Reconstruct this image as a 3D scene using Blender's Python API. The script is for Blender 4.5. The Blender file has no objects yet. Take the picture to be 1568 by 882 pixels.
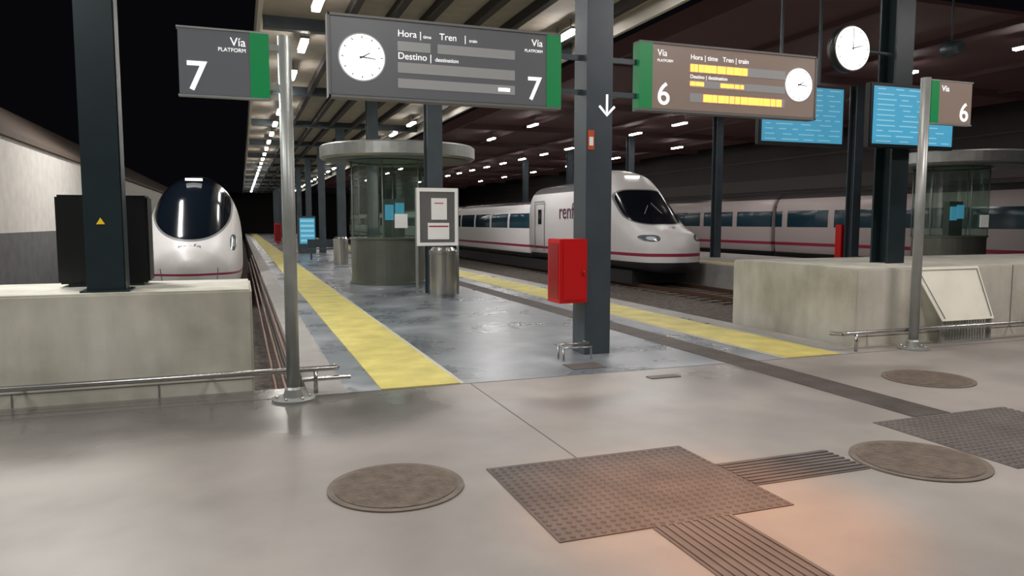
import bpy, bmesh, math, random
import numpy as np
from mathutils import Vector, Matrix
random.seed(4)
scene=bpy.context.scene
scene.view_settings.view_transform='Standard'
COL=scene.collection

# ------------------------------------------------------------ materials
def s2l(c):
    return tuple(((x/255)/12.92 if x/255<=.04045 else (((x/255)+.055)/1.055)**2.4) for x in c)
def mat(name,rgb,rough=.5,metal=0,emit=0,ergb=None,var=0,scale=3,bump=0,bscale=40,alpha=1):
    m=bpy.data.materials.new(name); m.use_nodes=True
    nt=m.node_tree; b=nt.nodes['Principled BSDF']
    c=s2l(rgb)
    b.inputs['Base Color'].default_value=(*c,1)
    b.inputs['Roughness'].default_value=rough
    b.inputs['Metallic'].default_value=metal
    tc=nt.nodes.new('ShaderNodeTexCoord')
    if var>0:
        n=nt.nodes.new('ShaderNodeTexNoise'); n.inputs['Scale'].default_value=scale; n.inputs['Detail'].default_value=6
        nt.links.new(tc.outputs['Object'],n.inputs['Vector'])
        r=nt.nodes.new('ShaderNodeValToRGB')
        r.color_ramp.elements[0].position=.3; r.color_ramp.elements[1].position=.7
        r.color_ramp.elements[0].color=(*[x*(1-var) for x in c],1)
        r.color_ramp.elements[1].color=(*[min(1,x*(1+var)) for x in c],1)
        nt.links.new(n.outputs['Fac'],r.inputs['Fac']); nt.links.new(r.outputs['Color'],b.inputs['Base Color'])
    if bump>0:
        n2=nt.nodes.new('ShaderNodeTexNoise'); n2.inputs['Scale'].default_value=bscale
        nt.links.new(tc.outputs['Object'],n2.inputs['Vector'])
        bp=nt.nodes.new('ShaderNodeBump'); bp.inputs['Strength'].default_value=bump; bp.inputs['Distance'].default_value=.02
        nt.links.new(n2.outputs['Fac'],bp.inputs['Height']); nt.links.new(bp.outputs['Normal'],b.inputs['Normal'])
    if emit>0:
        b.inputs['Emission Color'].default_value=(*s2l(ergb or rgb),1)
        b.inputs['Emission Strength'].default_value=emit
    return m

def floor_mat(name,ca,cb,cc,r0,r1,s1=.5,s2=3.0,wet=False,lo=.7,streak=False,bmp=.05,p0=.34,p1=.62,det=7):
    """polished concrete: two noise scales blend three tones, noise roughness"""
    m=bpy.data.materials.new(name); m.use_nodes=True; nt=m.node_tree; b=nt.nodes['Principled BSDF']; L=nt.links
    tc=nt.nodes.new('ShaderNodeTexCoord')
    n1=nt.nodes.new('ShaderNodeTexNoise'); n1.inputs['Scale'].default_value=s1; n1.inputs['Detail'].default_value=det; n1.inputs['Roughness'].default_value=.55
    n1.inputs['Distortion'].default_value=.1
    n2=nt.nodes.new('ShaderNodeTexNoise'); n2.inputs['Scale'].default_value=s2; n2.inputs['Detail'].default_value=8
    if streak:
        mp=nt.nodes.new('ShaderNodeMapping'); mp.inputs['Scale'].default_value=(1,1,.25)
        L.new(tc.outputs['Object'],mp.inputs[0]); L.new(mp.outputs[0],n2.inputs['Vector']); L.new(tc.outputs['Object'],n1.inputs['Vector'])
    else:
        for n in (n1,n2): L.new(tc.outputs['Object'],n.inputs['Vector'])
    r=nt.nodes.new('ShaderNodeValToRGB'); e=r.color_ramp.elements
    e[0].position=p0; e[0].color=(*s2l(ca),1); e[1].position=p1; e[1].color=(*s2l(cc),1)
    k=e.new((p0+p1)/2); k.color=(*s2l(cb),1)
    L.new(n1.outputs['Fac'],r.inputs['Fac'])
    mx=nt.nodes.new('ShaderNodeMix'); mx.data_type='RGBA'; mx.blend_type='MULTIPLY'; mx.inputs[0].default_value=.6
    r2=nt.nodes.new('ShaderNodeValToRGB'); r2.color_ramp.elements[0].position=.3; r2.color_ramp.elements[0].color=(lo,lo,lo,1)
    r2.color_ramp.elements[1].position=.65; r2.color_ramp.elements[1].color=(1.05,1.05,1.05,1)
    L.new(n2.outputs['Fac'],r2.inputs['Fac'])
    L.new(r.outputs['Color'],mx.inputs[6]); L.new(r2.outputs['Color'],mx.inputs[7])
    col=mx.outputs[2]
    mr=nt.nodes.new('ShaderNodeMapRange'); mr.inputs[1].default_value=.3; mr.inputs[2].default_value=.7
    mr.inputs[3].default_value=r0; mr.inputs[4].default_value=r1
    L.new(n1.outputs['Fac'],mr.inputs[0]); rough=mr.outputs[0]
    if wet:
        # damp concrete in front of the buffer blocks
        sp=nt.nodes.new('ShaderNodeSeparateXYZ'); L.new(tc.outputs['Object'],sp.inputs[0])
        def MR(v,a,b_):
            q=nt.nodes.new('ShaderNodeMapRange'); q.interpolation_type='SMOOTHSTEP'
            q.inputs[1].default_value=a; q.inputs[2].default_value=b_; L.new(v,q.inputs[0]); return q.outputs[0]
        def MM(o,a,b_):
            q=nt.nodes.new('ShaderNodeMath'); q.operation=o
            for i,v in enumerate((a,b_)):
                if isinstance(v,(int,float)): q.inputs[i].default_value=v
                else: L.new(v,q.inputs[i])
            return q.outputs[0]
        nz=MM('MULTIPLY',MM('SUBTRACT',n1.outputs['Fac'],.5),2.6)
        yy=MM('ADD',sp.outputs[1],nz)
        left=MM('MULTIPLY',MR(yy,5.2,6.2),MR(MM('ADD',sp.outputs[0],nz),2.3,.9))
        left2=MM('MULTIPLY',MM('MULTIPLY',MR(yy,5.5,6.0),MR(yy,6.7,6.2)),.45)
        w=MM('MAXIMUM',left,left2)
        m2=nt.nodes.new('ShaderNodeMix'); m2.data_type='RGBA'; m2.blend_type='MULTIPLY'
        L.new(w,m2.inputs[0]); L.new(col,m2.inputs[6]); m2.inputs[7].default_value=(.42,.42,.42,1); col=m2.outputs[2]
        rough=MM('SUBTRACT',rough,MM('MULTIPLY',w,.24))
    L.new(col,b.inputs['Base Color'])
    L.new(rough,b.inputs['Roughness'])
    bp=nt.nodes.new('ShaderNodeBump'); bp.inputs['Strength'].default_value=bmp; bp.inputs['Distance'].default_value=.02
    L.new(n2.outputs['Fac'],bp.inputs['Height']); L.new(bp.outputs['Normal'],b.inputs['Normal'])
    return m

def glass_mat(name,rgb,fac=.25,rough=.05):
    m=bpy.data.materials.new(name); m.use_nodes=True; nt=m.node_tree
    out=nt.nodes['Material Output']; nt.nodes.remove(nt.nodes['Principled BSDF'])
    t=nt.nodes.new('ShaderNodeBsdfTransparent'); t.inputs[0].default_value=(*s2l(rgb),1)
    g=nt.nodes.new('ShaderNodeBsdfGlossy'); g.inputs['Roughness'].default_value=rough; g.inputs[0].default_value=(.8,.88,.85,1)
    d=nt.nodes.new('ShaderNodeBsdfDiffuse'); d.inputs[0].default_value=(.4,.5,.46,1)
    mx0=nt.nodes.new('ShaderNodeMixShader'); mx0.inputs[0].default_value=.4
    nt.links.new(g.outputs[0],mx0.inputs[1]); nt.links.new(d.outputs[0],mx0.inputs[2])
    mx=nt.nodes.new('ShaderNodeMixShader'); mx.inputs[0].default_value=fac
    nt.links.new(t.outputs[0],mx.inputs[1]); nt.links.new(mx0.outputs[0],mx.inputs[2]); nt.links.new(mx.outputs[0],out.inputs[0])
    return m

M={}
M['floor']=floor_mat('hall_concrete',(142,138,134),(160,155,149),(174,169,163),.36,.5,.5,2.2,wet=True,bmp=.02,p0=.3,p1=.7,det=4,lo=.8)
M['plat']=floor_mat('platform_wet_concrete',(90,98,106),(126,134,141),(174,179,184),.2,.42,.8,3.5,bmp=.03,p0=.3,p1=.7,det=5)
M['coping']=mat('coping_concrete',(158,155,151),.6,var=.15,scale=2,bump=.2)
M['block']=floor_mat('buffer_concrete',(180,178,164),(202,200,186),(212,211,200),.7,.85,1.0,5,lo=.72,streak=True)
M['ballast']=mat('ballast',(84,76,70),.95,var=.6,scale=9,bump=1,bscale=14)
M['steel_dark']=mat('painted_steel_slate',(74,85,92),.38,.2,var=.15,scale=2)
M['steel_green']=mat('painted_steel_green_black',(34,48,52),.4,.2,var=.1)
M['rail']=mat('rail_steel',(130,100,86),.35,.8)
M['sleeper']=mat('sleeper',(96,88,80),.9,var=.2)
M['yellow']=mat('tactile_yellow',(216,204,116),.55,var=.18,scale=2.5,bump=.5,bscale=60)
M['whiteline']=mat('white_line',(200,198,185),.6)
M['galv']=mat('galvanised_steel',(166,170,167),.4,.5,var=.1,scale=6)
M['chrome']=mat('brushed_steel',(190,190,188),.25,.9)
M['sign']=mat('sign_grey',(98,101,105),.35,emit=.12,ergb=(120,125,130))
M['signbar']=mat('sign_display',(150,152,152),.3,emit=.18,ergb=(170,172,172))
M['sign6']=mat('sign_grey_reflection_wash',(134,122,114),.35,emit=.22,ergb=(155,130,115))  # sign grey lightened, warmed and glowing to imitate reflections washing over it
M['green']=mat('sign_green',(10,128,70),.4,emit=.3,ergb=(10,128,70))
M['white_lit']=mat('lit_white',(245,245,242),.5,emit=1.1)
M['whitetext']=mat('white_text',(240,240,240),.5,emit=.8)
M['clockface']=mat('clock_face',(248,248,245),.4,emit=1.8)
M['black']=mat('black_paint',(14,16,18),.4)
M['orange']=mat('orange_led',(255,120,30),.5,emit=5,ergb=(255,120,50))
M['orange_dim']=mat('orange_label',(205,90,45),.5)
M['red']=mat('red_cabinet',(205,20,22),.35)
M['red2']=mat('red_cabinet_dark',(150,30,32),.2)
M['bluescr']=mat('blue_screen',(60,145,180),.3,emit=.6,ergb=(80,160,195))
M['blueline']=mat('blue_screen_rows',(140,198,218),.3,emit=.5)
M['wall']=mat('wall_plaster',(222,217,210),.8,var=.08,bump=.1)
M['wall_low']=mat('wall_base_grey',(106,106,106),.8,var=.15)
M['wall_cap']=mat('wall_coping_brown',(98,84,74),.8,var=.1)
M['canopy']=mat('canopy_panels',(172,164,152),.6,var=.1)
M['canopy2']=mat('canopy_maroon_haze',(84,62,62),.7,emit=.03,ergb=(140,98,95))  # maroon tint and faint glow stand in for reflected reddish haze
M['canopy2b']=mat('canopy_beam_haze',(66,50,50),.7,emit=.02,ergb=(140,95,92))  # beams carry the same reflected-haze tint and glow
M['beam']=mat('canopy_beam_dark',(46,42,40),.6)
M['fascia']=mat('canopy_fascia',(212,207,198),.5)
M['tube']=mat('lamp_tube',(255,250,240),.5,emit=45,ergb=(255,249,243))
M['housing']=mat('lamp_housing',(120,120,120),.5)
M['tactile']=mat('tactile_brown_grey',(104,97,93),.55,var=.2,scale=3)
M['manhole']=mat('manhole_iron',(110,98,86),.6,.1,var=.3,scale=12,bump=.6,bscale=50)
M['manhole_ring']=mat('manhole_ring',(118,108,98),.6,var=.2,scale=8)
M['joint']=mat('floor_joint',(118,114,111),.8)
M['glass']=glass_mat('kiosk_glass',(218,234,226),.14)
M['kiosk']=mat('kiosk_panel',(112,116,108),.3,.4,var=.1)
M['facade']=mat('hall_facade_grey',(80,74,74),.6,var=.2,scale=.2)
M['facade2']=mat('hall_facade_band',(104,98,96),.6)
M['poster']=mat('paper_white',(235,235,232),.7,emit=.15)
M['redline']=mat('poster_red',(180,40,40),.6)
M['boardgrey']=mat('board_grey',(110,110,110),.6,var=.3,scale=60)
M['purple']=mat('livery_purple',(92,30,70),.4)
M['trainblack']=mat('train_window_black',(10,14,20),.08)
M['under']=mat('train_underframe',(24,24,26),.7)
M['panelwhite']=mat('leaning_panel_cream',(238,236,220),.35,.1,var=.06,emit=.14)  # cream sheet with a slight glow added to brighten it
M['triangle']=mat('warning_yellow',(235,200,40),.5,emit=.1)

# ------------------------------------------------------------ helpers
def group(name,loc=(0,0,0)):
    e=bpy.data.objects.new(name,None); e.location=loc; e.empty_display_size=.2; COL.objects.link(e); return e
def par(o,p):
    if p is not None:
        o.parent=p; o.matrix_parent_inverse=Matrix.Translation(-Vector(p.location))
    return o
def mk(name,me,mt,p=None,smooth=False):
    o=bpy.data.objects.new(name,me); COL.objects.link(o)
    if mt is not None: me.materials.append(mt)
    if smooth:
        for f in me.polygons: f.use_smooth=True
    return par(o,p)
def bm_box(bm,x,y,z):
    vs=[bm.verts.new((a,b,c)) for a in x for b in y for c in z]
    for q in ((0,1,3,2),(4,6,7,5),(0,4,5,1),(2,3,7,6),(0,2,6,4),(1,5,7,3)):
        bm.faces.new([vs[i] for i in q])
def finish(bm,name,mt,p=None,smooth=False):
    bmesh.ops.recalc_face_normals(bm,faces=bm.faces)
    me=bpy.data.meshes.new(name); bm.to_mesh(me); bm.free()
    return mk(name,me,mt,p,smooth)
def box(name,x,y,z,mt,p=None,bev=0):
    bm=bmesh.new(); bm_box(bm,x,y,z)
    if bev>0: bmesh.ops.bevel(bm,geom=list(bm.edges),offset=bev,segments=2,affect='EDGES')
    return finish(bm,name,mt,p)
def boxes(name,lst,mt,p=None):
    bm=bmesh.new()
    for x,y,z in lst: bm_box(bm,x,y,z)
    return finish(bm,name,mt,p)
def cyl(name,c,r,h,mt,p=None,axis='Z',seg=32,r2=None,caps=True):
    bm=bmesh.new()
    bmesh.ops.create_cone(bm,cap_ends=caps,segments=seg,radius1=r,radius2=r if r2 is None else r2,depth=h)
    R=Matrix.Identity(4)
    if axis=='Y': R=Matrix.Rotation(math.pi/2,4,'X')
    if axis=='X': R=Matrix.Rotation(math.pi/2,4,'Y')
    bmesh.ops.transform(bm,matrix=Matrix.Translation(c)@R,verts=bm.verts)
    o=finish(bm,name,mt,p)
    for f in o.data.polygons:
        if len(f.vertices)==4: f.use_smooth=True
    return o
def lathe(name,c,prof,mt,p=None,seg=48):
    bm=bmesh.new(); rings=[]
    for r,z in prof:
        rings.append([bm.verts.new((c[0]+r*math.cos(2*math.pi*i/seg),c[1]+r*math.sin(2*math.pi*i/seg),c[2]+z)) for i in range(seg)])
    for a,b in zip(rings,rings[1:]):
        for i in range(seg):
            bm.faces.new((a[i],a[(i+1)%seg],b[(i+1)%seg],b[i]))
    bm.faces.new(rings[0]); bm.faces.new(rings[-1])
    return finish(bm,name,mt,p,False)
def tube(name,pts,r,mt,p=None):
    cu=bpy.data.curves.new(name,'CURVE'); cu.dimensions='3D'; cu.bevel_depth=r; cu.bevel_resolution=3; cu.use_fill_caps=True
    s=cu.splines.new('POLY'); s.points.add(len(pts)-1)
    for i,q in enumerate(pts): s.points[i].co=(*q,1)
    o=bpy.data.objects.new(name,cu); COL.objects.link(o); cu.materials.append(mt)
    return par(o,p)
def text(name,body,loc,size,mt,p=None,rot=(math.pi/2,0,0),align='LEFT',off=0):
    cu=bpy.data.curves.new(name,'FONT'); cu.body=body; cu.size=size; cu.extrude=.002; cu.align_x=align; cu.offset=off
    o=bpy.data.objects.new(name,cu); o.location=loc; o.rotation_euler=rot; COL.objects.link(o); cu.materials.append(mt)
    return par(o,p)
def hbeam(name,x,y,z0,z1,w,mt):
    g=group(name,(x,y,z0)); t=.03; h=w/2
    boxes('profile',[((x-h,x+h),(y-h,y-h+t),(z0,z1)),((x-h,x+h),(y+h-t,y+h),(z0,z1)),((x-.012,x+.012),(y-h+t,y+h-t),(z0,z1))],mt,g)
    return g

# ------------------------------------------------------------ ground
YF=6.96; YB=7.35; PX0,PX1=.55,7.3; TR=-.95
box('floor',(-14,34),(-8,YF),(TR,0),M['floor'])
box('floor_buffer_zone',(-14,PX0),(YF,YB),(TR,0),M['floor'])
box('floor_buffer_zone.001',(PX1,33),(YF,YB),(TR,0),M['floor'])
box('platform_island',(PX0+.35,PX1-.35),(YF,117.9),(TR,0),M['plat'])
boxes('platform_coping',[((PX0,PX0+.35),(YF,117.9),(TR,0)),((PX1-.35,PX1),(YF,117.9),(TR,0))],M['coping'])
box('ground_trackbed',(-14,33),(YB,117.9),(TR-.3,TR),M['ballast'])
box('platform_far_island',(16.9,23.5),(YB,117.9),(TR,0),M['coping'])
box('tactile_warning_strip',(1.22,2.0),(YF,110),(0,.012),M['yellow'])
box('tactile_warning_strip.001',(6.0,6.8),(YF,110),(0,.012),M['yellow'])
boxes('platform_edge_line',[((2.0,2.05),(YF,110),(0,.006)),((5.95,6.0),(YF,110),(0,.006))],M['whiteline'])
box('tactile_warning_strip.002',(17.4,18.0),(10,110),(0,.012),M['yellow'])
boxes('floor_joints',[((-6,30),(YF-.015,YF),(0,.002)),((2.095,2.106),(-4,YF),(0,.002))],M['joint'])

def track(cx,y0,y1):
    g=group('railway_track',(cx,y0,TR))
    l=[]
    y=y0+.3
    while y<min(y1,70):
        l.append(((cx-1.3,cx+1.3),(y,y+.26),(TR,TR+.06))); y+=.62
    boxes('sleepers',l,M['sleeper'],g)
    boxes('rails',[((cx+s*.835-.035,cx+s*.835+.035),(y0,y1),(TR+.06,TR+.2)) for s in (-1,1)],M['rail'],g)
for c in (-1.35,9.4,15.2,27.0): track(c,YB+2.7,117)
g=group('trench_pipes',(.4,8,TR))
for i,(x,z) in enumerate(((.50,-.1),(.43,-.28),(.36,-.46))):
    tube('pipe_%d'%i,[(x,YB+.02,z),(x,40,z)],.03,M['rail'],g)

g=group('concrete_buffer_block',(-5,8,0))
box('body',(-9,.08),(YB,8.75),(TR,.97),M['block'],g,.02)
boxes('form_joint',[((-1.9,-1.885),(YB-.004,YB),(0,.12)),((-.75,-.735),(YB-.004,YB),(0,.12)),((-9,.08),(YB-.006,YB),(.12,.128))],M['joint'],g)
g=group('concrete_buffer_block',(12,8,0))
box('body',(7.4,16.85),(YB,9.9),(TR,1.0),M['block'],g,.02)
boxes('form_joint',[((7.4,16.8),(YB-.006,YB),(.12,.128)),((10.2,10.215),(YB-.004,YB),(.13,1))],M['joint'],g)

# ------------------------------------------------------------ left wall
box('wall_left',(-5.3,-5.0),(8.8,110),(1.35,3.55),M['wall'])
box('wall_left_base',(-5.3,-4.96),(8.8,110),(TR,1.35),M['wall_low'])
bm=bmesh.new()
P=[(-4.9,3.55),(-4.9,3.68),(-6.4,4.9),(-6.4,3.55)]
a=[bm.verts.new((x,8.8,z)) for x,z in P]; b=[bm.verts.new((x,110,z)) for x,z in P]
bm.faces.new(a); bm.faces.new(b)
for i in range(4): bm.faces.new((a[i],a[(i+1)%4],b[(i+1)%4],b[i]))
finish(bm,'trim_wall_left_roof',M['wall_cap'])

# ------------------------------------------------------------ columns
W=.34
hb=hbeam('steel_column',4.03,8.17,0,5.5,W,M['steel_dark'])
box('side_cover',(4.03-.17,4.03-.155),(8.17-.14,8.17+.14),(0,5.5),M['steel_dark'],hb)
text('arrow','↓',(3.98,7.995,2.85),.35,M['whitetext'],hb)
boxes('label',[((3.88,3.96),(7.99,8.0),(2.45,2.68))],M['orange_dim'],hb)
boxes('label_inner',[((3.895,3.945),(7.985,7.99),(2.5,2.6))],M['poster'],hb)
y=16.15
while y<100:
    hbeam('steel_column',4.05,y,0,5.5,W,M['steel_dark']); y+=8
pl=hbeam('steel_column',-1.16,7.66,.97,9,.3,M['steel_green'])
box('side_cover',(-1.01,-.998),(7.54,7.78),(.97,9),M['steel_green'],pl)
boxes('base_plate',[((-1.36,-.96),(7.46,7.86),(.97,.985))],M['steel_green'],pl)
bm=bmesh.new()
vs=[bm.verts.new(v) for v in ((-1.21,7.505,1.58),(-1.14,7.505,1.58),(-1.175,7.505,1.64))]
bm.faces.new(vs); finish(bm,'warning_triangle',M['triangle'],pl)
pr=hbeam('steel_column',8.95,8.35,1.0,9,.32,M['steel_green'])
for y in (12.5,20.5,28.5,36.5,44.5,52.5):
    hbeam('steel_column',20.3,y,0,6.3,W,M['steel_dark'])
g=group('electrical_cabinet',(-1.25,8.35,.97))
box('body',(-1.66,-.86),(8.15,8.55),(1.0,1.86),M['black'],g,.02)
box('plinth',(-1.58,-.92),(8.18,8.52),(.972,1.0),M['steel_green'],g)
box('door_seam',(-1.255,-1.245),(8.145,8.15),(1.02,1.83),M['steel_green'],g)

# ------------------------------------------------------------ canopies
g=group('platform_canopy',(4,40,5.6))
box('deck',(.5,7.4),(4,110),(5.75,5.85),M['canopy'],g)
boxes('purlins',[((x-.07,x+.07),(4,110),(5.55,5.75)) for x in (2.15,2.95,3.65,4.6,5.4,6.9)],M['beam'],g)
l=[]; y=8.17
while y<108:
    l.append(((.55,7.35),(y-.1,y+.1),(5.5,5.75))); y+=8
boxes('crossbeams',l,M['steel_dark'],g)
boxes('fascia',[((.42,.5),(4,110),(5.45,5.95)),((7.4,7.48),(4,110),(5.45,5.95))],M['fascia'],g)
g=group('platform_canopy',(18,50,6.4))
box('deck',(10.5,30),(13,110),(6.55,6.65),M['canopy2'],g)  # deck widened over the tracks to carry the maroon reflection tint
boxes('purlins',[((x-.08,x+.08),(13,110),(6.4,6.55)) for x in (14,18,23,27)],M['canopy2b'],g)
l=[]; y=12.5+8
while y<108:
    l.append(((10.5,30),(y-.12,y+.12),(6.3,6.56))); y+=8
boxes('crossbeams',l,M['canopy2b'],g)
box('fascia',(10.4,10.5),(13,110),(6.3,6.8),M['canopy2'],g)
box('ceiling',(-8,30),(-8,3.9),(5.9,6.1),M['canopy'])

def lamps(x,z,ys,zc,ln=1.1):
    g=group('platform_light_row',(x,ys[0],z))
    bm=bmesh.new()
    for y in ys: bm_box(bm,(x-.07,x+.07),(y-ln/2,y+ln/2),(z-.06,z))
    finish(bm,'tubes',M['tube'],g)
    bm=bmesh.new()
    for y in ys:
        bm_box(bm,(x-.09,x+.09),(y-ln/2-.03,y+ln/2+.03),(z,z+.05))
        for k in (-.35,.35): bm_box(bm,(x-.01,x+.01),(y+k-.01,y+k+.01),(z+.05,zc))
    finish(bm,'housings',M['housing'],g)
lamps(1.42,5.5,[6.8+3.5*i for i in range(28)],5.75)
lamps(6.5,5.5,[7.2+3.7*i for i in range(26)],5.75)
lamps(19.5,6.2,[13.8+4.15*i for i in range(18)],6.55)
lamps(13.2,6.2,[27+6.2*i for i in range(10)],6.55)
lamps(25.5,6.2,[40+8*i for i in range(6)],6.55)

def area(name,loc,sx,sy,P,col=(1,.95,.88),rot=(0,0,0)):
    l=bpy.data.lights.new(name,'AREA'); l.shape='RECTANGLE'; l.size=sx; l.size_y=sy; l.energy=P; l.color=col
    o=bpy.data.objects.new(name,l); o.location=loc; o.rotation_euler=rot; COL.objects.link(o); return o
for (x,y,P,c) in ((-2.8,3.2,125,(1,.98,.95)),(2.0,2.0,140,(1,.96,.93)),(7.5,3.0,200,(1,.9,.87)),(13,4,200,(1,.9,.87)),(-4.5,6.0,180,(1,.98,.95))):
    area('ceiling_and_fill_lamp',(x,y,5.8),1.6,.5,P,c)
area('ceiling_and_fill_lamp',(-2.6,11,5.6),.6,3,370,(1,.98,.95))  # added fill over the left track to brighten the wall, no fixture there
area('ceiling_and_fill_lamp',(-2.6,24,5.6),.3,6,300,(1,.98,.95))  # second added fill along the left track, also without a fixture
area('ceiling_and_fill_lamp',(11.2,19,6.2),.6,3,280,(1,.97,.96))
area('ceiling_and_fill_lamp',(11.2,33,6.2),.6,6,320,(1,.97,.96))
area('ceiling_and_fill_lamp',(22.5,30,6.2),.6,6,150,(1,.9,.87))
l=bpy.data.lights.new('added_orange_spot','SPOT'); l.energy=620; l.color=(1,.36,.08); l.spot_size=math.radians(38); l.spot_blend=1; l.shadow_soft_size=.1  # added spot with no fixture, stands in for reflected orange glare on the floor
o=bpy.data.objects.new('added_orange_spot',l); o.location=(2.6,2.2,3.6); COL.objects.link(o)
o.rotation_euler=(Vector((2.4,3.3,0))-Vector(o.location)).to_track_quat('-Z','Y').to_euler()

# ------------------------------------------------------------ signs
def clock(p,x,y,z,r,rim=None,depth=.05,hands=((40,.6),(170,.8))):
    cyl('clock_case',(x,y+depth/2,z),r*1.07,depth,rim or M['galv'],p,'Y',48)
    cyl('clock_dial',(x,y-.006,z),r,.012,M['clockface'],p,'Y',48)
    bm=bmesh.new()
    for k in range(12):
        a=k*math.pi/6
        m4=Matrix.Translation((x,y-.015,z))@Matrix.Rotation(a,4,'Y')
        vs=[bm.verts.new(m4@Vector(v)) for v in ((-.006,0,r*.82),(.006,0,r*.82),(.006,0,r*.93),(-.006,0,r*.93))]
        bm.faces.new(vs)
    for a,L in hands:
        m4=Matrix.Translation((x,y-.018,z))@Matrix.Rotation(math.radians(a),4,'Y')
        vs=[bm.verts.new(m4@Vector(v)) for v in ((-.008,0,-.03),(.008,0,-.03),(.005,0,r*L),(-.005,0,r*L))]
        bm.faces.new(vs)
    finish(bm,'clock_hands',M['boardgrey'],p)
Y=8.05; F=Y-.004
g=group('platform_departure_sign',(2.2,8.1,3.3))
box('panel',(.93,3.53),(Y,Y+.14),(2.93,3.74),M['sign'],g,.008)
boxes('frame',[((.91,3.55),(Y-.01,Y+.15),(3.74,3.765)),((.91,3.55),(Y-.01,Y+.15),(2.905,2.93)),((.905,.93),(Y-.01,Y+.15),(2.905,3.765))],M['housing'],g)
box('green_band',(3.37,3.55),(Y-.012,Y+.15),(2.93,3.74),M['green'],g)
boxes('displays',[((1.64,2.0),(F,Y),(3.43,3.53)),((2.08,2.98),(F,Y),(3.43,3.53)),((1.64,2.98),(F,Y),(3.2,3.31)),((1.64,2.98),(F,Y),(3.04,3.14))],M['signbar'],g)
box('display_lit',(2.78,2.92),(F-.003,F),(3.07,3.11),M['white_lit'],g)
clock(g,1.26,F,3.33,.235,hands=((60,.4),(95,.6)))
text('label_hora','Hora |',(1.64,F,3.58),.1,M['whitetext'],g); text('label_time','time',(1.92,F,3.58),.05,M['whitetext'],g)
text('label_tren','Tren   |',(2.1,F,3.58),.1,M['whitetext'],g); text('label_train','train',(2.44,F,3.58),.05,M['whitetext'],g)
text('label_destino','Destino |',(1.64,F,3.345),.1,M['whitetext'],g); text('label_dest','destination',(2.05,F,3.345),.06,M['whitetext'],g)
text('label_via','Vía',(3.32,F,3.6),.11,M['whitetext'],g,align='RIGHT'); text('label_platform','PLATFORM',(3.32,F,3.53),.045,M['whitetext'],g,align='RIGHT')
text('number','7',(3.31,F,3.0),.37,M['whitetext'],g,align='RIGHT',off=.003)
boxes('bracket',[((3.55,3.86),(8.1,8.14),(3.5,3.56)),((3.55,3.86),(8.1,8.14),(3.1,3.16))],M['steel_dark'],g)

g=group('platform_departure_sign',(5.9,8.1,3.3))
box('panel',(4.6,7.24),(Y,Y+.14),(2.98,3.76),M['sign6'],g,.008)
boxes('frame',[((4.58,7.26),(Y-.01,Y+.15),(3.76,3.785)),((4.58,7.26),(Y-.01,Y+.15),(2.955,2.98)),((7.24,7.265),(Y-.01,Y+.15),(2.955,3.785))],M['housing'],g)
box('green_band',(4.58,4.76),(Y-.012,Y+.15),(2.98,3.76),M['green'],g)
boxes('displays',[((5.3,6.75),(F,Y),(3.45,3.56)),((5.3,6.75),(F,Y),(3.27,3.36)),((5.3,6.75),(F,Y),(3.09,3.2))],M['signbar'],g)
def led(x0,x1,z0,z1):
    l=[]; x=x0
    while x<x1:
        w=random.choice((.05,.07,.1)); l.append(((x,min(x1,x+w)),(F-.004,F),(z0,z1))); x+=w+random.choice((.005,.008,.015))
    return l
boxes('led_text',led(5.3,6.15,3.46,3.55)+led(5.5,6.7,3.1,3.19)+led(5.3,5.5,3.29,3.34)+led(5.75,6.1,3.29,3.34),M['orange'],g)
clock(g,6.97,F,3.4,.21,hands=((60,.4),(95,.6)))
text('label_via','Vía',(4.83,F,3.62),.11,M['whitetext'],g); text('label_platform','PLATFORM',(4.83,F,3.55),.045,M['whitetext'],g)
text('label_hora','Hora | time   Tren | train',(5.3,F,3.61),.085,M['whitetext'],g); text('label_destino','Destino | destination',(5.3,F,3.38),.065,M['whitetext'],g)
text('number','6',(4.83,F,3.04),.38,M['whitetext'],g,off=.003)
boxes('bracket',[((4.2,4.58),(8.1,8.14),(3.5,3.56)),((4.2,4.58),(8.1,8.14),(3.1,3.16))],M['steel_dark'],g)

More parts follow.
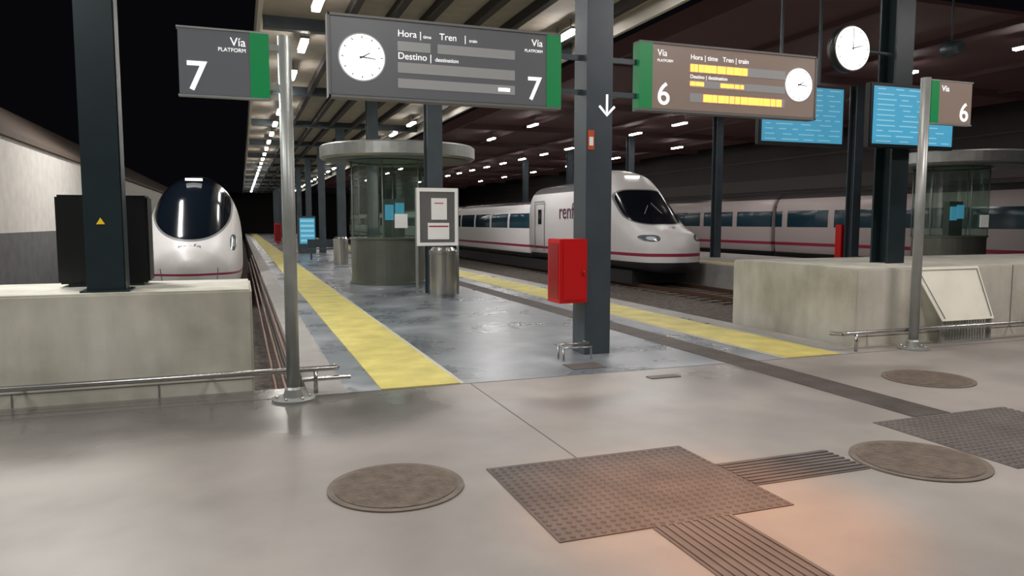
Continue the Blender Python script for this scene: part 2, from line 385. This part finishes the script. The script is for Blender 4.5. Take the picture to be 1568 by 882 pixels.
def polesign(px,py,zt,x0,x1,z0,z1,num,green_right,pm):
    g=group('platform_number_sign',(px,py,0))
    cyl('pole',(px,py,zt/2),.058,zt,M['galv'],g,seg=24)
    lathe('base',(px,py,0),[(.19,0),(.19,.02),(.09,.03),(.075,.1),(.06,.12)],M['galv'],g,24)
    for a in range(6):
        cyl('bolt_%d'%a,(px+.14*math.cos(a*1.047),py+.14*math.sin(a*1.047),.03),.015,.03,M['chrome'],g,seg=6)
    box('panel',(x0,x1),(py-.03,py+.03),(z0,z1),pm,g,.004)
    f=py-.034
    boxes('frame',[((x0-.01,x1+.01),(py-.036,py+.036),(z1,z1+.015)),((x0-.01,x1+.01),(py-.036,py+.036),(z0-.015,z0))],M['galv'],g)
    if green_right:
        box('green_band',(x1-.15,x1+.005),(py-.036,py+.036),(z0,z1),M['green'],g)
        text('number',num,(x0+.05,f,z0+.04),.34,M['whitetext'],g,off=.003)
        text('label_via','Vía',(x1-.18,f,z1-.12),.1,M['whitetext'],g,align='RIGHT')
        text('label_platform','PLATFORM',(x1-.18,f,z1-.17),.045,M['whitetext'],g,align='RIGHT')
        boxes('clamps',[((x1,px),(py-.02,py+.02),(z0+.08,z0+.13)),((x1,px),(py-.02,py+.02),(z1-.13,z1-.08))],M['galv'],g)
    else:
        box('green_band',(x0,x0+.13),(py-.036,py+.036),(z0,z1),M['green'],g)
        text('number',num,(x1-.05,f,z0+.04),.32,M['whitetext'],g,align='RIGHT',off=.003)
        text('label_via','Vía',(x0+.17,f,z1-.12),.1,M['whitetext'],g)
        boxes('clamps',[((px,x0),(py-.02,py+.02),(z0+.08,z0+.13)),((px,x0),(py-.02,py+.02),(z1-.13,z1-.08))],M['galv'],g)
polesign(.405,6.85,3.2,-.44,.27,2.66,3.2,'7',True,M['sign'])
polesign(7.95,6.95,3.36,8.01,8.7,2.82,3.33,'6',False,M['sign6'])

g=group('station_clock',(7.95,8.2,4.02))
clock(g,7.95,8.15,3.97,.29,M['black'],.14,hands=((75,.6),(0,.85)))
tube('arm',[(8.2,8.25,3.98),(8.8,8.3,3.98)],.025,M['steel_dark'],g)
g=group('loudspeaker',(12.3,10.25,4.7))
cyl('horn',(12.3,10.2,4.75),.16,.3,M['steel_dark'],g,'Y',24,r2=.1)
cyl('drop_rod',(12.3,10.25,5.65),.02,1.7,M['steel_dark'],g,seg=8)

def monitor(x0,x1,y,z0,z1,sup):
    g=group('reflected_monitor',((x0+x1)/2,y,z0))  # stands in for a screen reflected in the glass, built as an object
    box('case',(x0-.05,x1+.05),(y+.013,y+.12),(z0-.05,z1+.05),M['black'],g,.01)
    box('screen',(x0,x1),(y,y+.012),(z0,z1),M['bluescr'],g)
    n=11; l=[]
    for i in range(n):
        z=z0+(z1-z0)*(i+.5)/n
        x=x0+.06
        while x<x1-.15:
            w=random.uniform(.1,.35); l.append(((x,min(x+w,x1-.06)),(y-.003,y),(z-.008,z+.008))); x+=w+random.uniform(.08,.2)
    boxes('rows',l,M['blueline'],g)
    boxes('supports',sup,M['steel_dark'],g)
monitor(8.12,9.8,10.2,2.94,3.86,[((8.5,8.54),(10.25,10.29),(3.86,6.5)),((9.3,9.34),(10.25,10.29),(3.86,6.5))])
monitor(8.2,9.68,7.98,2.68,3.46,[((8.85,9.05),(8.09,8.18),(3.0,3.1))])
box('trim_hanger_beam',(7.5,20),(10.1,10.4),(6.5,6.7),M['beam'])

g=group('fire_hose_cabinet',(3.7,8.1,.64))
box('body',(3.5,3.855),(7.93,8.3),(.64,1.4),M['red'],g,.008)
box('door_side',(3.494,3.5),(7.97,8.26),(.69,1.35),M['red2'],g)  # left side in a darker, smoother red than the front
box('door_front',(3.54,3.83),(7.922,7.93),(.68,1.36),M['red'],g,.003)
cyl('handle',(3.8,7.91,1.0),.01,.06,M['red2'],g,seg=12)
g=group('metal_bracket_rack',(3.7,7.9,0))
tube('loop',[(3.45,7.85,.0),(3.45,7.85,.17),(3.84,7.85,.17),(3.84,7.97,.17)],.014,M['chrome'],g)
tube('loop_2',[(3.45,7.7,.0),(3.45,7.7,.15),(3.8,7.7,.15),(3.8,7.7,0)],.014,M['chrome'],g)
tube('loop_3',[(3.45,7.85,.17),(3.45,7.7,.15)],.014,M['chrome'],g)

def kiosk(cx,cy,bx,by):
    g=group('round_information_kiosk',(cx,cy,0))
    lathe('drum',(bx,by,0),[(1.0,0),(1.0,.06),(.97,.07),(.97,1.15),(1.01,1.16),(1.01,1.2),(.9,1.2)],M['kiosk'],g)
    cyl('glass_wall',(bx,by,2.2),.97,2.0,M['glass'],g,seg=48,caps=False)
    for k in range(6):
        a=k*2*math.pi/6+.2
        cyl('mullion_%d'%k,(bx+.975*math.cos(a),by+.975*math.sin(a),2.2),.014,2.0,M['galv'],g,seg=8)
    box('core_panel',(bx-.12,bx+.42),(by-.1,by+.1),(1.2,2.2),M['kiosk'],g)
    boxes('core_screens',[((bx-.1,bx+.12),(by-.16,by-.1),(1.65,2.05)),((bx+.17,bx+.4),(by-.16,by-.1),(1.7,2.1))],M['bluescr'],g)
    boxes('notice',[((bx-.02,bx+.3),(by-1.02,by-.99),(1.45,1.8))],M['poster'],g)
    lathe('roof_disc',(cx,cy,3.2),[(1.3,-.0),(1.95,0),(2.02,.05),(2.02,.32),(1.97,.36),(.3,.4)],M['galv'],g,64)
    lathe('roof_neck',(bx,by,3.2),[(1.05,0),(1.05,-.04),(.99,-.05),(.99,0)],M['steel_dark'],g)
    lathe('roof_lining',(cx,cy,3.18),[(.2,0),(1.9,0),(1.9,.02),(.2,.02)],M['kiosk'],g)
    return g
kiosk(3.98,19.65,3.66,19.5)
kiosk(19.9,16.2,19.7,16.2)

g=group('information_board',(4.05,15.9,0))
boxes('posts',[((3.58,3.63),(15.87,15.92),(0,2.33)),((4.5,4.55),(15.87,15.92),(0,2.33))],M['galv'],g)
box('panel',(3.63,4.5),(15.88,15.91),(1.12,2.28),M['boardgrey'],g)
boxes('frame',[((3.6,4.53),(15.86,15.93),(2.26,2.34)),((3.6,4.53),(15.86,15.93),(1.08,1.15)),((3.6,3.67),(15.86,15.93),(1.08,2.3)),((4.46,4.53),(15.86,15.93),(1.08,2.3))],M['poster'],g)
boxes('papers',[((3.93,4.28),(15.865,15.88),(1.65,2.12)),((3.85,4.33),(15.865,15.88),(1.22,1.58))],M['poster'],g)
boxes('paper_lines',[((3.87,4.31),(15.862,15.865),(1.49,1.52)),((4.0,4.2),(15.862,15.865),(2.0,2.02))],M['redline'],g)
def bin_(x,y,r,h):
    lathe_o=group('litter_bin',(x,y,0))
    lathe('shell',(x,y,0),[(r*.92,0),(r*.92,.05),(r,.06),(r,h*.86),(r*1.04,h*.87),(r*1.04,h*.93),(r*.95,h*.94),(r*.8,h)],M['chrome'],lathe_o,36)
    lathe('opening',(x,y,h*.995),[(r*.55,0),(r*.55,.01),(r*.3,.012)],M['black'],lathe_o,24)
bin_(4.07,15.45,.29,1.06)
bin_(3.5,28.2,.27,1.05)
g=group('vending_machine',(3.1,39,0))
box('cabinet',(2.75,3.6),(38.9,39.6),(0,1.9),M['steel_dark'],g,.02)
box('lit_front',(2.8,3.55),(38.88,38.9),(.5,1.8),M['bluescr'],g)
boxes('shelves',[((2.85,3.5),(38.87,38.88),(z,z+.12)) for z in (.6,.85,1.1,1.35,1.6)],M['blueline'],g)
g=group('platform_bench',(3.2,33,0))
boxes('seat',[((2.7,4.0),(32.7+.12*i,32.8+.12*i),(.42,.46)) for i in range(4)],M['steel_dark'],g)
boxes('legs',[((2.8,2.86),(32.75,33.1),(0,.42)),((3.8,3.86),(32.75,33.1),(0,.42)),((2.7,4.0),(33.16,33.2),(.5,.85)),((2.8,2.86),(33.12,33.18),(.4,.85)),((3.8,3.86),(33.12,33.18),(.4,.85))],M['steel_dark'],g)
for (x,y) in ((2.7,47),(2.6,58),(20.9,21.5)):
    g=group('fire_hose_cabinet',(x,y,0))
    box('body',(x-.25,x+.25),(y-.15,y+.15),(.1,1.5),M['red'],g,.01)
    box('stand',(x-.1,x+.1),(y-.1,y+.1),(0,.1),M['steel_dark'],g)
    box('door',(x-.2,x+.2),(y-.16,y-.15),(.2,1.4),M['red2'],g)

def lowrail(name,x0,x1,y,posts,side):
    g=group(name,(x0,y,0)); e=x1 if side>0 else x0
    o=x0 if side>0 else x1
    tube('top_tube',[(o,y,.23),(e-side*.05,y,.23),(e,y+.04,.22)],.026,M['chrome'],g)
    tube('return_tube',[(e,y+.04,.22),(e,y+.25,.2)],.026,M['chrome'],g)
    for i,x in enumerate(posts):
        tube('bracket_%d'%i,[(x,y,.23),(x,y+.12,.2),(x,y+.3,.16)],.014,M['chrome'],g)
    return g
g=lowrail('low_guard_rail',-6,.82,7.05,(-5,-3.4,-1.8,-.3),1)
tube('return_tube_2',[(.5,7.12,.12),(.95,7.12,.12)],.022,M['chrome'],g)
cyl('end_post',(.62,7.05,.115),.02,.23,M['chrome'],g,seg=12)
g=lowrail('low_guard_rail',6.95,13,7.05,(7.6,8.4,10.2,11.8),-1)
cyl('end_post',(7.12,7.05,.115),.02,.23,M['chrome'],g,seg=12)

g=group('leaning_metal_panel',(9.1,7.2,0))
bm=bmesh.new()
c=[(8.62,7.1,.3),(9.56,7.1,.3),(9.5,7.33,1.0),(8.32,7.33,1.0)]
vs=[bm.verts.new(v) for v in c]+[bm.verts.new((a,b+.015,d)) for a,b,d in c]
for q in ((0,1,2,3),(4,7,6,5),(0,4,5,1),(1,5,6,2),(2,6,7,3),(3,7,4,0)): bm.faces.new([vs[i] for i in q])
finish(bm,'sheet',M['panelwhite'],g)
ce=Vector((9.0,7.2,.64))
pts=[tuple(ce+(Vector(q)-ce)*.9+Vector((0,-.012,0))) for q in c]
tube('inner_frame',[pts[0],pts[3],pts[2],pts[1]],.006,M['boardgrey'],g)
boxes('feet',[((8.64,8.68),(7.12,7.16),(0,.3)),((9.5,9.54),(7.12,7.16),(0,.3)),((8.62,9.56),(7.11,7.15),(.0,.03))],M['galv'],g)
boxes('grille',[((8.7+.05*i,8.72+.05*i),(7.13,7.14),(.03,.3)) for i in range(16)],M['galv'],g)

# ------------------------------------------------------------ tactile plates + manholes
def studs(x0,x1,y0,y1):
    bm=bmesh.new(); bm_box(bm,(x0,x1),(y0,y1),(0,.006))
    s=.058; x=x0+s/2
    while x<x1-.02:
        y=y0+s/2
        while y<y1-.02:
            bmesh.ops.create_cone(bm,cap_ends=True,segments=8,radius1=.018,radius2=.011,depth=.009,matrix=Matrix.Translation((x,y,.0105)))
            y+=s
        x+=s
    finish(bm,'tactile_stud_paving',M['tactile'])
def ridges(x0,x1,y0,y1,along):
    l=[((x0,x1),(y0,y1),(0,.005))]
    if along=='Y':
        x=x0+.02
        while x<x1-.02: l.append(((x,x+.022),(y0,y1),(.005,.011))); x+=.05
    else:
        y=y0+.02
        while y<y1-.02: l.append(((x0,x1),(y,y+.022),(.005,.011))); y+=.05
    boxes('tactile_guide_paving',l,M['tactile'])
studs(1.45,2.9,3.27,4.45); studs(4.7,6.15,3.27,4.45)
ridges(1.98,2.48,-2,3.265,'Y'); ridges(2.905,3.8,3.6,4.02,'X'); ridges(5.15,5.55,4.455,YF-.01,'Y'); ridges(5.15,5.55,YF,60,'Y')
def manhole(x,y,r):
    g=group('manhole_cover',(x,y,0))
    lathe('ring',(x,y,0),[(r,0),(r,.01),(r*.9,.01)],M['manhole_ring'],g,48)
    lathe('lid',(x,y,.01),[(r*.9,0),(r*.9,.004),(r*.86,.005)],M['manhole'],g,48)
    bm=bmesh.new()
    k=-r*.8
    while k<r*.8:
        j=-r*.8
        while j<r*.8:
            if k*k+j*j<(r*.8)**2: bm_box(bm,(x+k,x+k+.022),(y+j,y+j+.022),(.014,.016))
            j+=.045
        k+=.045
    finish(bm,'lid_studs',M['manhole'],g)
manhole(.84,4.34,.41); manhole(4.24,3.62,.43); manhole(6.56,5.54,.43)
g=group('floor_drain_cover',(3.6,7.3,0))
boxes('plate',[((3.35,3.75),(7.2,7.5),(0,.008)),((3.9,4.25),(6.5,6.62),(0,.008))],M['tactile'],g)

# ------------------------------------------------------------ trains
def train_mat(name,wz,wa,wb,wn,hl,stripe,win=None,darkbelow=None,roof=None,base=(222,219,218)):
    m=bpy.data.materials.new(name); m.use_nodes=True; nt=m.node_tree; b=nt.nodes['Principled BSDF']; L=nt.links
    tc=nt.nodes.new('ShaderNodeTexCoord'); sp=nt.nodes.new('ShaderNodeSeparateXYZ'); L.new(tc.outputs['Object'],sp.inputs[0])
    def op(o,a,b_=None,c=None):
        n=nt.nodes.new('ShaderNodeMath'); n.operation=o
        for i,v in enumerate((a,b_,c)):
            if v is None: continue
            if isinstance(v,(int,float)): n.inputs[i].default_value=v
            else: L.new(v,n.inputs[i])
        return n.outputs[0]
    X,Yc,Z=sp.outputs
    AX=op('ABSOLUTE',X)
    def ell(cx,cz,a,b_,n):
        u=op('POWER',op('ABSOLUTE',op('DIVIDE',op('SUBTRACT',AX,cx),a)),n)
        v=op('POWER',op('ABSOLUTE',op('DIVIDE',op('SUBTRACT',Z,cz),b_)),n)
        return op('LESS_THAN',op('ADD',u,v),1.0)
    def band(v,lo,hi): return op('MULTIPLY',op('GREATER_THAN',v,lo),op('LESS_THAN',v,hi))
    def mixc(prev,fac,col):
        n=nt.nodes.new('ShaderNodeMix'); n.data_type='RGBA'; L.new(fac,n.inputs[0])
        if isinstance(prev,tuple): n.inputs[6].default_value=(*prev,1)
        else: L.new(prev,n.inputs[6])
        n.inputs[7].default_value=(*col,1); return n.outputs[2]
    cur=s2l(base)
    if roof is not None:
        cur=mixc(cur,op('MULTIPLY',op('GREATER_THAN',Z,roof[0]),op('GREATER_THAN',Yc,roof[1])),s2l((70,68,70)))
    cur=mixc(cur,band(Z,*stripe),s2l((150,40,70)))
    if darkbelow is not None: cur=mixc(cur,op('LESS_THAN',Z,darkbelow),s2l((40,40,44)))
    masks=[]
    if wz is not None:
        w0=ell(0,wz,wa*1.05,wb*1.06,wn); cur=mixc(cur,w0,s2l((120,122,124)))
        w=ell(0,wz,wa,wb,wn); cur=mixc(cur,w,s2l((14,20,28))); masks.append(w)
    if hl is not None:
        front=op('LESS_THAN',Yc,3.0)
        h=op('MULTIPLY',ell(hl[0],hl[1],hl[2],hl[3],2.5),front); cur=mixc(cur,h,s2l((100,106,112))); masks.append(h)
        h=op('MULTIPLY',ell(hl[0],hl[1],hl[2]*.5,hl[3]*.5,2.5),front); cur=mixc(cur,h,s2l((200,205,210)))
    if win is not None:
        y0,z0,z1,per,fr=win
        w=op('MULTIPLY',op('MULTIPLY',band(Z,z0,z1),op('GREATER_THAN',Yc,y0)),op('LESS_THAN',op('FRACT',op('DIVIDE',Yc,per)),fr))
        w=op('MULTIPLY',w,op('GREATER_THAN',AX,1.2)); cur=mixc(cur,w,s2l((30,58,70))); masks.append(w)
    L.new(cur,b.inputs['Base Color'])
    tot=masks[0]
    for k in masks[1:]: tot=op('MAXIMUM',tot,k)
    r=op('SUBTRACT',.35,op('MULTIPLY',tot,.22)); L.new(r,b.inputs['Roughness'])
    return m
def loft(name,st,mt,p,loc,seg=64):
    """station: (y, half width, z bottom, z top, exponent[, z of widest point])"""
    bm=bmesh.new(); R=[]
    for s in st:
        y,hw,zb,zt,n=s[:5]; zc=(zb+zt)/2 if len(s)<6 else s[5]; ring=[]
        for i in range(seg):
            a=2*math.pi*i/seg; ca,sa=math.cos(a),math.sin(a)
            nn=n if sa>0 else max(n,4 if len(s)>5 else 5)
            hz=(zt-zc) if sa>0 else (zc-zb)
            ring.append(bm.verts.new((hw*math.copysign(abs(ca)**(2/nn),ca),y,zc+hz*math.copysign(abs(sa)**(2/nn),sa))))
        R.append(ring)
    for a,b in zip(R,R[1:]):
        for i in range(seg): bm.faces.new((a[i],a[(i+1)%seg],b[(i+1)%seg],b[i]))
    bm.faces.new(R[0]); bm.faces.new(R[-1])
    bmesh.ops.recalc_face_normals(bm,faces=bm.faces)
    me=bpy.data.meshes.new(name); bm.to_mesh(me); bm.free()
    o=bpy.data.objects.new(name,me); COL.objects.link(o); me.materials.append(mt)
    for f in me.polygons: f.use_smooth=len(f.vertices)==4
    o.location=loc; return par(o,p)
def prof(ts,vs,t,wid=.02):
    out=0;ws=0
    for k in range(-4,5):
        w=math.exp(-(k/2.2)**2); tt=min(1,max(0,t+k*wid)); out+=w*float(np.interp(tt,ts,vs)); ws+=w
    return out/ws

# left train : long tapered nose, widest low down, wraparound screen reaching the roof
cx=-1.39; y0=22.6
g=group('high_speed_train',(cx,y0,TR))
mA=train_mat('train_livery_left',2.12,1.12,1.03,2.25,(1.17,.98,.09,.24),(.08,.14),(9,1.2,1.9,2.6,.85),-.3)
L=5.8
tsA=[0,.05,.12,.2,.32,.5,.7,.86,1]
ztA=[.5,.82,1.02,1.2,1.7,2.42,2.92,3.12,3.18]
hwA=[.45,.95,1.2,1.31,1.38,1.43,1.44,1.44,1.44]
st=[(0,.02,.25,.3,2.3,.27)]
for i in range(71):
    t=i/70; f=min(1,math.sqrt(min(1,t/.07)))
    zt=prof(tsA,ztA,t,.016)*(.8+.2*f); zb=-.5+.55*(1-f)
    st.append((.02+t*L,prof(tsA,hwA,t,.014)*(.45+.55*f),zb,zt,2.25,zb+(zt-zb)*.36))
st.append((30,1.44,-.5,3.18,2.3,.82)); st.append((75,1.44,-.5,3.18,2.3,.82))
loft('body',st,mA,g,(cx,y0,0))
box('underframe',(cx-1.1,cx+1.1),(y0+1.2,98),(TR+.2,-.45),M['under'],g)
text('brand_text','renfe',(cx,y0+.42,.83),.3,M['purple'],g,rot=(math.radians(42),0,0),align='CENTER')
boxes('top_headlight',[((cx-.26,cx+.26),(y0+3.95,y0+4.1),(2.95,3.03))],M['white_lit'],g)
tube('nose_hatch_seam',[(cx-.75,y0+.1,.3),(cx-.72,y0+.2,-.05),(cx,y0+.03,-.12),(cx+.72,y0+.2,-.05),(cx+.75,y0+.1,.3)],.012,M['boardgrey'],g)

# right train
cx=15.2; y0=23.4
g=group('high_speed_train',(cx,y0,TR))
mB=train_mat('train_livery_right',2.2,1.18,.68,4,(.98,1.0,.26,.13),(.32,.44),(900,1,2,2,.5),.1,roof=(2.95,5.6))
ts=[0,.04,.1,.25,.4,.62,.8,1]; zts=[.75,1.15,1.3,1.5,1.95,2.95,3.6,3.8]; hws=[.35,.95,1.18,1.34,1.4,1.45,1.45,1.45]
st=[(0,.02,.55,.6,2.5)]
L=5.0
for i in range(61):
    t=i/60; f=min(1,math.sqrt(min(1,t/.06))*1)
    hw=prof(ts,hws,t)*(.55+.45*f); zt=prof(ts,zts,t)*(.85+.15*f); zb=-.3+.3*(1-f)
    st.append((.02+t*L,hw,zb,zt,3.0))
st.append((6.3,1.45,-.3,3.45,3.2)); st.append((11.6,1.45,-.3,3.35,3.2))
loft('power_car',st,mB,g,(cx,y0,0))
mC=train_mat('train_livery_coach',None,1,1,2,None,(.32,.44),(0,1.28,2.05,3.1,.9),.02,roof=(2.5,-1))
yy=y0+11.9
for k in range(5):
    loft('coach_%d'%k,[(0,1.3,-.3,2.6,3.4),(.1,1.42,-.35,2.7,3.4),(12.9,1.42,-.35,2.7,3.4),(13,1.3,-.3,2.6,3.4)],mC,g,(cx,yy,0))
    box('gangway_%d'%k,(cx-1.1,cx+1.1),(yy-.35,yy+.05),(-.2,2.4),M['under'],g); yy+=13.3
box('underframe',(cx-1.2,cx+1.2),(y0+1.5,yy),(TR+.2,-.25),M['under'],g)
bm=bmesh.new()
for yw in [y0+3,y0+5.2,y0+9,y0+11.2]+[y0+11.8+13.3*k for k in range(1,5)]:
    for s in (-1,1):
        bmesh.ops.create_cone(bm,cap_ends=True,segments=24,radius1=.42,radius2=.42,depth=.12,matrix=Matrix.Translation((cx+s*.835,yw,TR+.62))@Matrix.Rotation(math.pi/2,4,'Y'))
finish(bm,'wheels',M['under'],g)
text('brand_text','renfe',(cx-1.465,31.3,1.75),1.0,M['purple'],g,rot=(math.pi/2,0,-math.pi/2))
xs=cx-1.46
boxes('door_frame',[((xs-.01,xs),(33.0,33.05),(.2,2.6)),((xs-.01,xs),(34.2,34.25),(.2,2.6)),((xs-.01,xs),(33.0,34.25),(2.55,2.6)),((xs-.01,xs),(27.2,27.23),(.2,2.6)),((xs-.01,xs),(28.1,28.13),(.2,2.6))],M['boardgrey'],g)
box('door_window',(xs-.012,xs),(33.4,33.8),(1.5,2.2),M['trainblack'],g)
text('front_number','130',(cx,y0+.62,1.36),.2,M['purple'],g,rot=(math.radians(35),0,0),align='CENTER')
tube('wiper',[(cx-.55,y0+1.85,1.78),(cx-.1,y0+2.3,2.25)],.014,M['galv'],g)
tube('wiper_2',[(cx+.45,y0+1.85,1.78),(cx+.1,y0+2.4,2.35)],.014,M['galv'],g)
boxes('roof_lamp',[((cx-.3,cx+.3),(y0+3.65,y0+3.85),(3.4,3.5))],M['white_lit'],g)

# far train
cx=27.0; g=group('passenger_train',(cx,12,TR))
mD=train_mat('train_livery_far',None,1,1,2,None,(.45,.6),(0,1.35,2.15,3.1,.88),.1,roof=(2.75,-1),base=(176,166,164))
yy=18
for k in range(6):
    loft('coach_%d'%k,[(0,1.3,-.3,2.95,3.4),(.1,1.42,-.35,3.05,3.4),(12.9,1.42,-.35,3.05,3.4),(13,1.3,-.3,2.95,3.4)],mD,g,(cx,yy,0))
    box('gangway_%d'%k,(cx-1.1,cx+1.1),(yy-.35,yy+.05),(-.2,2.4),M['under'],g); yy+=13.3
box('underframe',(cx-1.2,cx+1.2),(18.5,yy),(TR+.2,-.3),M['under'],g)

box('wall_right',(33,33.3),(-8,117.9),(TR,9),M['facade'])
boxes('trim_wall_right_bands',[((32.9,33),(-8,117.9),(3.6,4.4)),((32.9,33),(-8,117.9),(5.6,5.7))],M['facade2'])
box('wall_back',(-14,33),(118,118.3),(TR,6),M['beam'])

# ------------------------------------------------------------ world + camera
w=bpy.data.worlds.new('night'); scene.world=w; w.use_nodes=True
w.node_tree.nodes['Background'].inputs[0].default_value=(.0022,.0022,.0028,1)
w.node_tree.nodes['Background'].inputs[1].default_value=1
cd=bpy.data.cameras.new('camera'); cd.lens=26; cd.sensor_width=36; cd.clip_end=500
co=bpy.data.objects.new('camera',cd); COL.objects.link(co)
co.location=(0,0,1.6); co.rotation_euler=(math.radians(90-5.1),0,math.radians(-20.1))
scene.camera=co
